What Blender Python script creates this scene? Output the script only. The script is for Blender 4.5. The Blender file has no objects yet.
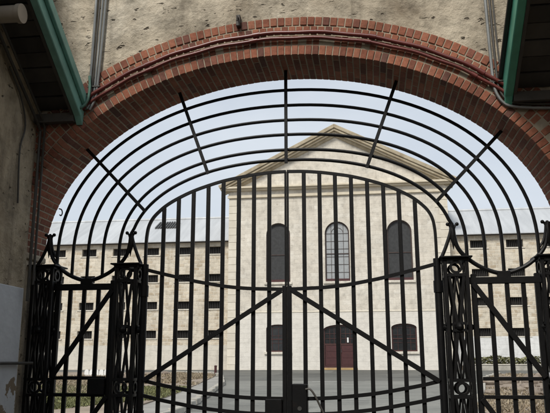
import bpy, bmesh, math, random
from mathutils import Vector, Matrix
random.seed(7)
S = bpy.context.scene
COL = S.collection
PI = math.pi

# ------------------------------------------------------------------ materials
def newmat(name):
    m = bpy.data.materials.new(name); m.use_nodes = True
    nt = m.node_tree
    return m, nt, nt.nodes['Principled BSDF']
def N(nt, t, **k):
    n = nt.nodes.new(t)
    for a, b in k.items():
        if a.startswith('i_'):
            n.inputs[a[2:].replace('_', ' ')].default_value = b
        else: setattr(n, a, b)
    return n
def L(nt, a, b): nt.links.new(a, b)
def ramp(nt, fac, stops):
    r = N(nt, 'ShaderNodeValToRGB')
    e = r.color_ramp.elements
    while len(e) < len(stops): e.new(0.5)
    for i, (p, c) in enumerate(stops):
        e[i].position = p; e[i].color = (c[0], c[1], c[2], 1) if not isinstance(c, (int, float)) else (c, c, c, 1)
    L(nt, fac, r.inputs[0]); return r
def mixc(nt, fac, a, b, mode='MIX'):
    n = N(nt, 'ShaderNodeMix', data_type='RGBA', blend_type=mode)
    for sock, v in ((n.inputs[0], fac), (n.inputs[6], a), (n.inputs[7], b)):
        if isinstance(v, (int, float)): sock.default_value = v
        elif isinstance(v, tuple): sock.default_value = (v[0], v[1], v[2], 1)
        else: L(nt, v, sock)
    return n.outputs[2]
def objco(nt, scale=(1, 1, 1)):
    tc = N(nt, 'ShaderNodeTexCoord'); mp = N(nt, 'ShaderNodeMapping')
    mp.inputs['Scale'].default_value = scale
    L(nt, tc.outputs['Object'], mp.inputs[0]); return mp.outputs[0]
def noise(nt, co, scale, detail=4, rough=.55, dist=0):
    n = N(nt, 'ShaderNodeTexNoise')
    n.inputs['Scale'].default_value = scale; n.inputs['Detail'].default_value = detail
    n.inputs['Roughness'].default_value = rough; n.inputs['Distortion'].default_value = dist
    L(nt, co, n.inputs['Vector']); return n
def bump(nt, h, bsdf, strength=.4, dist=.02):
    b = N(nt, 'ShaderNodeBump'); b.inputs['Strength'].default_value = strength; b.inputs['Distance'].default_value = dist
    L(nt, h, b.inputs['Height']); L(nt, b.outputs[0], bsdf.inputs['Normal'])
def math_(nt, op, a, b=0.0):
    n = N(nt, 'ShaderNodeMath', operation=op)
    for s, v in ((n.inputs[0], a), (n.inputs[1], b)):
        if isinstance(v, (int, float)): s.default_value = v
        else: L(nt, v, s)
    return n.outputs[0]

def m_noise(name, c1, c2, scale=4, rough=.8, bs=.3, bd=.01, metallic=0, island=0, spec=.5):
    m, nt, b = newmat(name); co = objco(nt)
    n = noise(nt, co, scale, 6)
    r = ramp(nt, n.outputs[0], [(.3, c1), (.7, c2)])
    out = r.outputs[0]
    if island:
        g = N(nt, 'ShaderNodeNewGeometry')
        rr = ramp(nt, g.outputs['Random Per Island'], [(0, 1 - island), (1, 1 + island)])
        out = mixc(nt, 1.0, out, rr.outputs[0], 'MULTIPLY')
    L(nt, out, b.inputs['Base Color'])
    b.inputs['Roughness'].default_value = rough; b.inputs['Metallic'].default_value = metallic
    b.inputs['Specular IOR Level'].default_value = spec
    n2 = noise(nt, co, scale * 6, 5)
    if bs: bump(nt, n2.outputs[0], b, bs, bd)
    return m

def m_iron():
    m, nt, b = newmat('black_painted_iron'); co = objco(nt)
    n = noise(nt, co, 9, 6, .65)
    r = ramp(nt, n.outputs[0], [(.3, (.0035, .0035, .004)), (.6, (.0065, .0065, .007)), (.72, (.014, .010, .008)), (.85, (.03, .019, .013))])
    L(nt, r.outputs[0], b.inputs['Base Color'])
    b.inputs['Roughness'].default_value = .48; b.inputs['Specular IOR Level'].default_value = .26
    n2 = noise(nt, co, 60, 4); bump(nt, n2.outputs[0], b, .25, .003)
    return m

def m_plaster(name='old_lime_plaster', k=1.0, tone=(1, 1, 1)):
    # old lime plaster over rubble: sandy, blotchy, with small dark pits and dirt runs
    m, nt, b = newmat(name); co = objco(nt)
    big = noise(nt, co, .9, 6, .62, .4); mid = noise(nt, co, 4.5, 8, .68)
    K = lambda c: tuple(a * k * b_ for a, b_ in zip(c, tone))
    base = ramp(nt, big.outputs[0], [(.30, K((.25, .20, .14))), (.43, K((.46, .395, .30))), (.56, K((.56, .49, .38))), (.72, K((.66, .605, .50)))])
    t = ramp(nt, mid.outputs[0], [(.30, .38), (.42, .72), (.55, 1.0), (.75, 1.15)])
    c = mixc(nt, .9, base.outputs[0], t.outputs[0], 'MULTIPLY')
    cop = objco(nt, (1, 1, 1.9))
    pits = noise(nt, cop, 13, 2, .45, .1)
    mask2 = noise(nt, co, 1.7, 3)
    pm = ramp(nt, pits.outputs[0], [(.265, .9), (.33, 0.0)])
    mm = ramp(nt, mask2.outputs[0], [(.36, 0.0), (.5, 1.0)])
    pf = math_(nt, 'MULTIPLY', pm.outputs[0], mm.outputs[0])
    c = mixc(nt, pf, c, (.07, .056, .042))
    runs = noise(nt, objco(nt, (5, 5, .5)), 1.0, 5, .6)
    rm = ramp(nt, runs.outputs[0], [(.52, 0.0), (.72, .6)])
    c = mixc(nt, rm.outputs[0], c, (.12, .10, .075))
    L(nt, c, b.inputs['Base Color']); b.inputs['Roughness'].default_value = .95
    b.inputs['Specular IOR Level'].default_value = .15
    h = math_(nt, 'SUBTRACT', math_(nt, 'ADD', mid.outputs[0], math_(nt, 'MULTIPLY', big.outputs[0], 2.0)), math_(nt, 'MULTIPLY', pf, 1.2))
    bump(nt, h, b, .8, .05)
    return m

def m_rubble(name, ca, cb, cm, bw=.55, bh=.3, tint=.5, base_paint=None, mort=.02, axis='XZ', streak=.3):
    # coursed limestone: brick texture warped by noise, per-block colour
    m, nt, b = newmat(name)
    tc = N(nt, 'ShaderNodeTexCoord'); sp = N(nt, 'ShaderNodeSeparateXYZ'); L(nt, tc.outputs['Object'], sp.inputs[0])
    cb_ = N(nt, 'ShaderNodeCombineXYZ')
    L(nt, sp.outputs[0 if axis == 'XZ' else 1], cb_.inputs[0]); L(nt, sp.outputs[2], cb_.inputs[1])
    co = tc.outputs['Object']
    wn = noise(nt, co, 1.3, 3)
    v = N(nt, 'ShaderNodeVectorMath', operation='MULTIPLY_ADD')
    L(nt, wn.outputs['Color'], v.inputs[0]); v.inputs[1].default_value = (.34, .24, 0); L(nt, cb_.outputs[0], v.inputs[2])
    br = N(nt, 'ShaderNodeTexBrick'); L(nt, v.outputs[0], br.inputs['Vector'])
    br.inputs['Color1'].default_value = (*ca, 1); br.inputs['Color2'].default_value = (*cb, 1); br.inputs['Mortar'].default_value = (*cm, 1)
    br.inputs['Scale'].default_value = 1; br.inputs['Brick Width'].default_value = bw; br.inputs['Row Height'].default_value = bh
    br.inputs['Mortar Size'].default_value = mort; br.inputs['Mortar Smooth'].default_value = .5; br.inputs['Bias'].default_value = -.1
    n = noise(nt, co, 2.2, 8, .7); big = noise(nt, co, .35, 5, .6)
    r = ramp(nt, n.outputs[0], [(.25, .55), (.40, .86), (.5, 1.0), (.75, 1.2)])
    c = mixc(nt, tint, br.outputs['Color'], r.outputs[0], 'MULTIPLY')
    r2 = ramp(nt, big.outputs[0], [(.3, .8), (.6, 1.05)])
    c = mixc(nt, .7, c, r2.outputs[0], 'MULTIPLY')
    pa = noise(nt, co, .9, 6, .7, .5); pam = ramp(nt, pa.outputs[0], [(.46, 0.0), (.58, .75)])
    c = mixc(nt, pam.outputs[0], c, mixc(nt, .75, cm, r.outputs[0], 'MULTIPLY'))
    # worn dark marks
    pn = noise(nt, co, 3.3, 4, .6, .3); pm = ramp(nt, pn.outputs[0], [(.66, 0.0), (.74, .6)])
    c = mixc(nt, pm.outputs[0], c, (ca[0] * .45, ca[1] * .4, ca[2] * .36))
    st = noise(nt, objco(nt, (2.6, 2.6, .22)), 1.0, 6, .62, .2); sm = ramp(nt, st.outputs[0], [(.52, 0.0), (.74, streak)])
    c = mixc(nt, sm.outputs[0], c, (ca[0] * .58, ca[1] * .56, ca[2] * .53))
    if base_paint:
        zl, colr = base_paint
        wob = math_(nt, 'ADD', sp.outputs[2], math_(nt, 'MULTIPLY', math_(nt, 'SUBTRACT', n.outputs[0], .5), .12))
        f = math_(nt, 'LESS_THAN', wob, zl)
        pr = ramp(nt, n.outputs[0], [(.25, tuple(x * .8 for x in colr)), (.6, colr)])
        c = mixc(nt, math_(nt, 'MULTIPLY', f, .88), c, pr.outputs[0])
    L(nt, c, b.inputs['Base Color']); b.inputs['Roughness'].default_value = .92; b.inputs['Specular IOR Level'].default_value = .2
    h = math_(nt, 'ADD', math_(nt, 'MULTIPLY', br.outputs['Fac'], -.6), n.outputs[0])
    bump(nt, h, b, .5, .05)
    return m

def m_brick():
    m, nt, b = newmat('red_brick'); co = objco(nt)
    g = N(nt, 'ShaderNodeNewGeometry')
    r = ramp(nt, g.outputs['Random Per Island'], [(0, (.17, .07, .048)), (.2, (.27, .10, .062)), (.5, (.33, .125, .075)), (.78, (.37, .155, .095)), (.92, (.25, .10, .07)), (1, (.15, .075, .058))])
    n = noise(nt, co, 22, 6, .7); n2 = noise(nt, co, 1.6, 4)
    t = ramp(nt, n.outputs[0], [(.3, .6), (.6, 1.08)]); t2 = ramp(nt, n2.outputs[0], [(.3, .7), (.6, 1.05)])
    c = mixc(nt, .8, r.outputs[0], t.outputs[0], 'MULTIPLY'); c = mixc(nt, 1, c, t2.outputs[0], 'MULTIPLY')
    L(nt, c, b.inputs['Base Color']); b.inputs['Roughness'].default_value = .88; b.inputs['Specular IOR Level'].default_value = .25
    bump(nt, n.outputs[0], b, .6, .012); return m

def m_roof():
    m, nt, b = newmat('galvanised_roof'); co = objco(nt)
    n = noise(nt, objco(nt, (2, .25, .25)), 1, 6)
    sx = N(nt, 'ShaderNodeSeparateXYZ'); L(nt, co, sx.inputs[0])
    sheet = N(nt, 'ShaderNodeTexWhiteNoise', noise_dimensions='1D')
    L(nt, math_(nt, 'FLOOR', math_(nt, 'MULTIPLY', sx.outputs[0], 1 / 1.6)), sheet.inputs['W'])
    r = ramp(nt, n.outputs[0], [(.3, (.42, .435, .445)), (.7, (.53, .545, .555))])
    s2 = ramp(nt, sheet.outputs['Value'], [(0, .9), (1, 1.04)])
    L(nt, mixc(nt, 1, r.outputs[0], s2.outputs[0], 'MULTIPLY'), b.inputs['Base Color'])
    b.inputs['Roughness'].default_value = .55; b.inputs['Metallic'].default_value = .15
    w = N(nt, 'ShaderNodeTexWave', wave_type='BANDS', bands_direction='X'); w.inputs['Scale'].default_value = 4.2
    L(nt, co, w.inputs['Vector']); bump(nt, w.outputs['Fac'], b, .35, .02)
    return m

def m_asphalt(name='asphalt', k=1.0):
    m, nt, b = newmat(name); co = objco(nt)
    n = noise(nt, objco(nt, (.5, 1, 1)), .5, 8, .72); f = noise(nt, co, 40, 3)
    r = ramp(nt, n.outputs[0], [(.36, (.10 * k, .102 * k, .092 * k)), (.7, (.155 * k, .153 * k, .136 * k))])
    t = ramp(nt, f.outputs[0], [(.3, .75), (.7, 1.2)])
    c = mixc(nt, .7, r.outputs[0], t.outputs[0], 'MULTIPLY')
    pv = N(nt, 'ShaderNodeTexVoronoi', distance='CHEBYCHEV'); L(nt, objco(nt, (.28, .2, .2)), pv.inputs['Vector']); pv.inputs['Scale'].default_value = 1.0
    pr = N(nt, 'ShaderNodeSeparateColor'); L(nt, pv.outputs['Color'], pr.inputs[0]); pt = ramp(nt, pr.outputs[0], [(.0, .72), (.3, .97), (1, 1.08)])
    c = mixc(nt, 1, c, pt.outputs[0], 'MULTIPLY')
    spn = noise(nt, objco(nt, (.6, 1, 1)), 2.2, 5, .7); spm = ramp(nt, spn.outputs[0], [(.62, 0.0), (.72, .55)])
    c = mixc(nt, spm.outputs[0], c, (.06, .058, .05))
    cr = noise(nt, objco(nt, (.15, 1, 1)), .8, 7, .7, 1.0)
    cm = ramp(nt, cr.outputs[0], [(.485, 0.0), (.5, .5), (.515, 0.0)])
    c = mixc(nt, cm.outputs[0], c, (.05, .052, .05))
    L(nt, c, b.inputs['Base Color']); b.inputs['Roughness'].default_value = .9; bump(nt, f.outputs[0], b, .3, .01)
    return m

def m_dado():
    m, nt, b = newmat('blue_white_limewash'); co = objco(nt)
    n = noise(nt, co, 3, 7, .65); z = N(nt, 'ShaderNodeSeparateXYZ'); L(nt, co, z.inputs[0])
    r = ramp(nt, n.outputs[0], [(.3, (.56, .59, .63)), (.7, (.68, .71, .74))])
    ch = math_(nt, 'GREATER_THAN', math_(nt, 'SUBTRACT', math_(nt, 'MULTIPLY', n.outputs[0], 2.38), math_(nt, 'ADD', z.outputs[2], 0.0)), .02)
    c = mixc(nt, ch, r.outputs[0], (.24, .185, .125))
    L(nt, c, b.inputs['Base Color']); b.inputs['Roughness'].default_value = .7
    bump(nt, noise(nt, co, 12, 5).outputs[0], b, .35, .02); return m

def m_plain(name, c, rough=.5, metallic=0, spec=.5, var=.25):
    return m_noise(name, tuple(x * (1 - var) for x in c), tuple(x * (1 + var * .5) for x in c), 5, rough, .15, .004, metallic, 0, spec)

M = dict(
    iron=m_iron(), plaster=m_plaster(), brick=m_brick(), roof=m_roof(), asphalt=m_asphalt(), pale_asphalt=m_asphalt('pale_worn_asphalt', 1.55), dado=m_dado(),
    mortar=m_noise('lime_mortar', (.28, .235, .17), (.42, .36, .27), 6, .95, .5, .01),
    sidewall=m_plaster('stained_side_plaster', .95, (1, .97, .915)),
    wing=m_rubble('coursed_limestone', (.45, .375, .275), (.66, .605, .50), (.61, .56, .465), .50, .29, .95, None, .035),
    wingwhite=m_rubble('whitewashed_base_stone', (.68, .69, .68), (.72, .72, .71), (.66, .66, .65), .8, .4, .4, None, .01),
    wingbase=m_rubble('limewashed_base_stone', (.56, .53, .47), (.6, .57, .5), (.58, .55, .48), .8, .4, .5, None, .015),
    facade=m_rubble('limewashed_ashlar', (.61, .565, .485), (.67, .635, .56), (.60, .555, .475), .8, .36, .95, (4.35, (.69, .66, .60)), .010, 'XZ', .34),
    quoin=m_noise('pale_quoin_stone', (.58, .53, .435), (.67, .625, .53), 2.5, .9, .4, .02, 0, .07),
    cornice=m_noise('moulded_stone', (.55, .48, .36), (.66, .6, .48), 2, .9, .35, .02),
    lichen=m_noise('weathered_cornice_stone', (.27, .22, .145), (.47, .41, .30), 1.6, .95, .5, .03),
    fascia=m_plain('dark_fascia_paint', (.045, .036, .03), .6),
    dark=m_plain('dark_void', (.012, .011, .010), .8, 0, .2),
    bars=m_plain('window_bar_iron', (.03, .028, .026), .6),
    sill=m_plain('pale_sill_stone', (.62, .58, .5), .85),
    glassdark=m_plain('dark_glass', (.022, .024, .026), .12, 0, .5, .4),
    glassmesh=m_plain('screened_glass', (.04, .041, .042), .55, 0, .3, .3),
    glasspale=m_plain('pale_glass', (.33, .345, .35), .2, 0, .5, .15),
    frame=m_plain('dark_brown_frame', (.045, .026, .02), .5),
    maroon=m_plain('maroon_paint', (.06, .016, .016), .5),
    maroon2=m_plain('dark_maroon_timber', (.055, .017, .014), .5),
    tanwood=m_plain('tan_timber', (.42, .28, .12), .7),
    white=m_plain('white_paint', (.75, .75, .73), .6, 0, .5, .08),
    green=m_plain('green_gloss_paint', (.10, .40, .28), .42, 0, .5, .3),
    greenteal=m_plain('faded_teal_paint', (.22, .46, .39), .5, 0, .5, .3),
    greydark=m_plain('dark_grey_metal', (.06, .06, .058), .5, .2),
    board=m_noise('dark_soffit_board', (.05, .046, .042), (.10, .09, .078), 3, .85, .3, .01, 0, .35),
    redpipe=m_plain('dark_red_pipe_paint', (.14, .03, .024), .35, 0, .6),
    greypipe=m_plain('grey_conduit', (.26, .27, .265), .4, .2),
    darkpipe=m_plain('dark_conduit', (.065, .06, .052), .5),
    greenpipe=m_plain('green_cable', (.10, .21, .16), .45),
    light=m_plain('yellowed_plastic', (.36, .31, .25), .5),
    soil=m_noise('dry_soil', (.19, .15, .115), (.33, .27, .205), .6, .95, .6, .05),
    ground=m_noise('sandy_ground', (.26, .22, .17), (.38, .33, .26), .4, .95, .5, .03),
    paver=m_noise('grey_paving', (.23, .22, .20), (.33, .32, .29), 1.2, .9, .4, .02),
    kerb=m_noise('pale_kerb_stone', (.27, .255, .22), (.46, .44, .385), 2.5, .9, .5, .02, 0, .1),
    rock=m_noise('rubble_rock', (.15, .115, .09), (.33, .285, .23), 1.3, .95, .7, .06),
    hedge=m_noise('hedge_leaves', (.12, .125, .05), (.22, .215, .10), 3, .7, .2, .02, 0, .5),
    grass=m_noise('green_grass', (.095, .105, .035), (.17, .17, .07), .8, .75, 0, .01, 0, .5),
    drygrass=m_noise('dry_grass', (.20, .155, .10), (.31, .26, .18), .8, .85, 0, .01, 0, .4),
    dark_floor=m_noise('low_bounce_floor', (.05, .048, .045), (.09, .085, .078), 6, .8, .6, .02),  # kept dark so little light bounces up from the unseen floor
    line=m_plain('road_paint', (.5, .5, .47), .8),
)

# ------------------------------------------------------------------ mesh helpers
class MB:
    def __init__(s): s.v = []; s.f = []
    def quad(s, *p):
        i = len(s.v); s.v += [tuple(q) for q in p]; s.f.append(tuple(range(i, i + len(p)))); return s
    def hexa(s, p):           # p: 8 corners, bottom 4 then top 4
        i = len(s.v); s.v += [tuple(q) for q in p]
        for f in ((3, 2, 1, 0), (4, 5, 6, 7), (0, 1, 5, 4), (1, 2, 6, 5), (2, 3, 7, 6), (3, 0, 4, 7)):
            s.f.append(tuple(i + k for k in f))
        return s
    def box(s, x0, x1, y0, y1, z0, z1):
        return s.hexa([(x0, y0, z0), (x1, y0, z0), (x1, y1, z0), (x0, y1, z0), (x0, y0, z1), (x1, y0, z1), (x1, y1, z1), (x0, y1, z1)])
    def bar(s, a, b, w, d, up=(0, 1, 0)):   # rectangular bar, d measured along 'up'
        a, b, up = Vector(a), Vector(b), Vector(up); t = (b - a).normalized()
        sd = t.cross(up).normalized(); up = sd.cross(t)
        sd *= w / 2; up *= d / 2
        return s.hexa([a - sd - up, a + sd - up, a + sd + up, a - sd + up, b - sd - up, b + sd - up, b + sd + up, b - sd + up])
    def sweep(s, pts, prof, closed=False, cap=True, up=(0, 1, 0)):
        pts = [Vector(p) for p in pts]; n = len(pts); k = len(prof); i0 = len(s.v); up = Vector(up)
        for i, p in enumerate(pts):
            if closed: t = pts[(i + 1) % n] - pts[i - 1]
            else: t = pts[min(i + 1, n - 1)] - pts[max(i - 1, 0)]
            t.normalize(); sd = t.cross(up)
            if sd.length < 1e-3: sd = t.cross(Vector((1, 0, 0)))
            sd.normalize(); u = sd.cross(t)
            for a, b in prof: s.v.append(tuple(p + sd * a + u * b))
        m = n if closed else n - 1
        for i in range(m):
            for j in range(k):
                a = i0 + i * k + j; b = i0 + i * k + (j + 1) % k
                c = i0 + ((i + 1) % n) * k + (j + 1) % k; d = i0 + ((i + 1) % n) * k + j
                s.f.append((a, b, c, d))
        if cap and not closed:
            s.f.append(tuple(i0 + j for j in reversed(range(k)))); s.f.append(tuple(i0 + (n - 1) * k + j for j in range(k)))
        return s
    def tube(s, pts, r, k=8, closed=False, up=(0, 1, 0)):
        return s.sweep(pts, [(r * math.cos(2 * PI * j / k), r * math.sin(2 * PI * j / k)) for j in range(k)], closed, True, up)
    def flat(s, pts, w, d, closed=False, up=(0, 1, 0)):
        return s.sweep(pts, [(-w / 2, -d / 2), (w / 2, -d / 2), (w / 2, d / 2), (-w / 2, d / 2)], closed, True, up)
    def ball(s, c, r, sx=1, sy=1, sz=1, seg=10, rings=6, jit=0):
        i0 = len(s.v)
        rows = []
        for i in range(rings + 1):
            th = PI * i / rings; row = []
            for j in range(seg if 0 < i < rings else 1):
                ph = 2 * PI * j / seg; q = 1 + random.uniform(-jit, jit)
                row.append(len(s.v)); s.v.append((c[0] + r * sx * q * math.sin(th) * math.cos(ph), c[1] + r * sy * q * math.sin(th) * math.sin(ph), c[2] + r * sz * q * math.cos(th)))
            rows.append(row)
        for i in range(rings):
            A, B = rows[i], rows[i + 1]
            for j in range(seg):
                a = A[j % len(A)]; a2 = A[(j + 1) % len(A)]; b = B[j % len(B)]; b2 = B[(j + 1) % len(B)]
                if len(A) == 1: s.f.append((a, b, b2))
                elif len(B) == 1: s.f.append((a, b, a2))
                else: s.f.append((a, b, b2, a2))
        return s
    def build(s, name, mat, parent=None, smooth=False, bevel=0):
        me = bpy.data.meshes.new(name)
        off = Vector((0, 0, 0))
        if parent is not None:
            q = parent
            while q is not None: off += q.location; q = q.parent
        me.from_pydata([tuple(Vector(v) - off) for v in s.v], [], s.f); me.validate(); me.update()
        bm = bmesh.new(); bm.from_mesh(me); bmesh.ops.recalc_face_normals(bm, faces=bm.faces[:])
        bm.to_mesh(me); bm.free()
        me.materials.append(M[mat])
        if smooth:
            for p in me.polygons: p.use_smooth = True
            me.set_sharp_from_angle(angle=math.radians(40))
        o = bpy.data.objects.new(name, me); COL.objects.link(o)
        if parent is not None: o.parent = parent
        if bevel:
            md = o.modifiers.new('Bevel', 'BEVEL'); md.width = bevel; md.segments = 1; md.limit_method = 'ANGLE'
        return o
def tag(o, label, cat, group=None):
    o['label'] = label; o['category'] = cat
    if group: o['group'] = group
    return o
def thing(name, loc, label, cat, group=None):
    o = bpy.data.objects.new(name, None); COL.objects.link(o); o.location = loc; o.empty_display_size = .2
    return tag(o, label, cat, group)
def structure(o): o['kind'] = 'structure'; return o
def catmull(pts, n=6):
    P = [Vector(p) for p in pts]; out = []
    for i in range(len(P) - 1):
        a = P[i - 1] if i else P[0] * 2 - P[1]; b = P[i]; c = P[i + 1]; d = P[i + 2] if i + 2 < len(P) else P[-1] * 2 - P[-2]
        for k in range(n):
            t = k / n
            out.append(.5 * ((2 * b) + (c - a) * t + (2 * a - 5 * b + 4 * c - d) * t * t + (3 * b - a - 3 * c + d) * t ** 3))
    out.append(P[-1]); return out
def gz(y): return -1 + y / 48 if 0 < y < 48 else (-1 if y <= 0 else 0.0)   # the ground rises a little towards the cell block

# ------------------------------------------------------------------ walls with openings
def wall_openings(mb, x0, x1, z0, z1, y, ops, depth):
    """front sheet at y with holes; ops = (xl, xr, zb, [(x,z)...top outline left to right]); adds reveals of 'depth'"""
    xs = {x0, x1}
    for xl, xr, zb, top in ops:
        xs |= {xl, xr} | {p[0] for p in top}
    xs = sorted(xs)
    def ztop(top, x):
        for (a, za), (b, zb_) in zip(top, top[1:]):
            if a - 1e-9 <= x <= b + 1e-9 and b > a: return za + (zb_ - za) * (x - a) / (b - a)
        return top[-1][1]
    for a, b in zip(xs, xs[1:]):
        if b - a < 1e-7: continue
        mid = (a + b) / 2
        cur = sorted([o for o in ops if o[0] < mid < o[1]], key=lambda o: o[2])
        la = lb = z0
        for o in cur:
            if o[2] > z0 + 1e-6: mb.quad((a, y, la), (b, y, lb), (b, y, o[2]), (a, y, o[2]))
            la, lb = ztop(o[3], a), ztop(o[3], b)
        mb.quad((a, y, la), (b, y, lb), (b, y, z1), (a, y, z1))
    for xl, xr, zb, top in ops:
        loop = [(xl, zb)] + list(top) + [(xr, zb)]
        for (a, za), (b, zb_) in zip(loop, loop[1:] + loop[:1]):
            if abs(a - b) + abs(za - zb_) < 1e-6: continue
            mb.quad((a, y, za), (b, y, zb_), (b, y + depth, zb_), (a, y + depth, za))
def arch_top(xl, xr, zs, rise, n=14):
    c = (xl + xr) / 2; h = (xr - xl) / 2
    return [(c - h * math.cos(PI * i / n), zs + rise * math.sin(PI * i / n)) for i in range(n + 1)]
def outline(xl, xr, zb, top): return [(xl, zb)] + list(top) + [(xr, zb)]

# ================================================================== THE GATE ARCH
AX, BZ, ZS = 2.36, 1.685, 1.55        # intrados half ellipse
YF, YR = -.36, .20                    # front and rear of the arch
def ell(t, off=0.0):                  # t: 0 right spring .. PI left spring
    x, z = AX * math.cos(t), BZ * math.sin(t)
    nx, nz = BZ * math.cos(t), AX * math.sin(t); l = math.hypot(nx, nz)
    return x + off * nx / l, ZS + z + off * nz / l
# equal arc-length parameters
def even_ts(step):
    ts = [PI * i / 4000 for i in range(4001)]; ss = [0.0]
    for a, b in zip(ts, ts[1:]):
        p, q = ell(a, .05), ell(b, .05); ss.append(ss[-1] + math.hypot(p[0] - q[0], p[1] - q[1]))
    n = round(ss[-1] / step); out = []; j = 0
    for i in range(n + 1):
        s_ = ss[-1] * i / n
        while j < 3999 and ss[j + 1] < s_: j += 1
        out.append(ts[j] + (ts[j + 1] - ts[j]) * ((s_ - ss[j]) / (ss[j + 1] - ss[j])))
    return out
wall = thing('archway_wall', (0, -.08, -1), 'old plastered stone wall with a wide red brick archway over the iron gates', 'wall')
RO = .365
op_top = sorted([ell(PI * i / 60, RO) for i in range(61)])
mb = MB()
wall_openings(mb, -9, 9, -1, 5.4, YF + .012, [(-AX - RO, AX + RO, -1, op_top)], .06)
mb.quad((-9, YR, -1), (-AX - .04, YR, -1), (-AX - .04, YR, 5.4), (-9, YR, 5.4)); mb.quad((AX + .04, YR, -1), (9, YR, -1), (9, YR, 5.4), (AX + .04, YR, 5.4))
tp = sorted([ell(PI * i / 60, .04) for i in range(61)])
for (a, za), (b, zb) in zip(tp, tp[1:]): mb.quad((a, YR, za), (b, YR, zb), (b, YR, 5.4), (a, YR, 5.4))
mb.quad((-9, YF + .012, 5.4), (9, YF + .012, 5.4), (9, YR, 5.4), (-9, YR, 5.4))
mb.build('stone_face', 'plaster', wall)
# weathered coping on the top
mb = MB(); mb.box(-9, 9, YF - .05, YR + .05, 5.403, 5.52); mb.build('coping', 'cornice', wall)
for s in (-1, 1):                     # rendered stone jambs below the springing
    a, b = sorted((s * AX, s * (AX + RO)))
    MB().box(a, b, YF + .004, YR - .003, -1, ZS - .06).build('jamb', 'plaster', wall, bevel=.015)
    a, b = sorted((s * (AX - .012), s * (AX + RO)))
    MB().box(a, b, YF - .012, YR + .01, ZS - .058, ZS - .002).build('impost', 'mortar', wall, bevel=.01)
# mortar body of the arch
mb = MB(); ts = [PI * i / 120 for i in range(121)]
def yb(o): return YF + .010
for a, b in zip(ts, ts[1:]):
    p = [ell(a, .0025), ell(b, .0025), ell(b, RO - .003), ell(a, RO - .003)]
    mb.hexa([(q[0], YF + .009, q[1]) for q in p] + [(q[0], YR - .003, q[1]) for q in p])
mb.build('arch_mortar', 'mortar', wall)
def ring(mb, ts, o0, o1, y0, y1, jy=.004, g=.011, skip=0.0):
    for a, b in zip(ts, ts[1:]):
        if random.random() < skip: continue
        L_ = (b - a); ga = g / 2 * L_ / .07
        j = random.uniform(-jy, jy); jo = random.uniform(-.0008, .0008)
        p = [ell(a + ga, o0 + jo), ell(b - ga, o0 + jo), ell(b - ga, o1 + jo), ell(a + ga, o1 + jo)]
        mb.hexa([(q[0], y0 + j, q[1]) for q in p] + [(q[0], y1, q[1]) for q in p])
T1 = even_ts(.0615)
mb = MB()
for i, (a, b) in enumerate(zip(T1, T1[1:])):       # inner ring with its soffit courses, broken joints
    cuts = [YF, YF + .112, YF + .342, YR] if i % 2 else [YF, YF + .227, YF + .457, YR]
    for c0, c1 in zip(cuts, cuts[1:]): ring(mb, [a, b], 0, .088, c0 + (.005 if c0 > YF else 0), c1 - (.005 if c1 < YR else 0))
mb.build('brick_ring', 'brick', wall, bevel=.0035)
for st, o0, o1, rec in ((.0615, .099, .186, .006), (.062, .197, .272, .002), (.0625, .283, .362, 0)):
    mb = MB(); ring(mb, even_ts(st), o0, o1, YF + rec, YF + .1); mb.build('brick_ring', 'brick', wall, bevel=.0035)

# ------------------------------------------------------------------ red pipes following the arch
for k, (off, r, lab) in enumerate(((.200, .018, 'upper of two dark red pipes curving over the brick arch'), (.147, .015, 'lower of two dark red pipes curving over the brick arch'))):
    t0, t1 = .66 + .02 * k, PI - .665
    pts = [(lambda e: (e[0], YF - .012 - r, e[1]))(ell(t0 + (t1 - t0) * i / 70, off + .004 * math.sin(i * .9))) for i in range(71)]
    r_ = thing('arch_pipe', pts[35], lab, 'pipe', 'pipes over the brick arch')
    MB().tube(pts, r, 10).build('pipe', 'redpipe', r_, True)
    for i in (6, 22, 38, 54, 66):
        p, q = Vector(pts[i]), Vector(pts[i + 1]); MB().tube([p, q], r + .005, 10).build('clip', 'redpipe', r_, True)

SHADE_H = 6.6  # height of the unseen shading block behind the camera
# ------------------------------------------------------------------ passage side walls
lw = thing('passage_wall', (-2.4, -4, -1), 'shadowed rubble side wall with a pale blue painted base left of the gate', 'wall')
XL = -2.252
mb = MB(); mb.box(XL - .4, XL, -9, YF + .004, -1, 4.6); mb.build('stone_face', 'sidewall', lw)
mb = MB(); mb.box(XL - .001, XL + .012, -9, YF - .02, -1, 1.2); mb.build('painted_base', 'dado', lw, bevel=.006)
rw = thing('passage_wall', (2.95, -4, -1), 'dark stone side wall right of the gate beneath the boarded awning', 'wall')
mb = MB(); mb.box(2.75, 3.15, -9, YF + .004, -1, 4.6); mb.build('stone_face', 'sidewall', rw)

sblk = thing('shade_block', (0, -12, -1), 'tall stone block added unseen behind the passage to shade the archway', 'building')  # added out of view to shade the passage floor and arch wall
m = MB(); wall_openings(m, -12, 12, -1, SHADE_H, -9.9, [(-1.6, 1.6, -1, arch_top(-1.6, 1.6, 1.6, 1.2))], .5)
m.quad((-12, -9.9, SHADE_H), (12, -9.9, SHADE_H), (12, -14, SHADE_H), (-12, -14, SHADE_H)); m.quad((-12, -14, -1), (12, -14, -1), (12, -14, SHADE_H), (-12, -14, SHADE_H))
for x in (-12, 12): m.quad((x, -9.9, -1), (x, -14, -1), (x, -14, SHADE_H), (x, -9.9, SHADE_H))
m.build('stone_face', 'plaster', sblk)
# small rail on the painted base
MB().tube([(XL + .03, -2.0, .57), (XL + .03, YF - .05, .57), (XL + .10, YF + .06, .57)], .012, 8, up=(0, 0, 1)).build('wall_pipe', 'darkpipe', None, True)
tag(bpy.data.objects['wall_pipe'], 'thin dark pipe running level along the painted base of the left wall', 'pipe')

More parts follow.
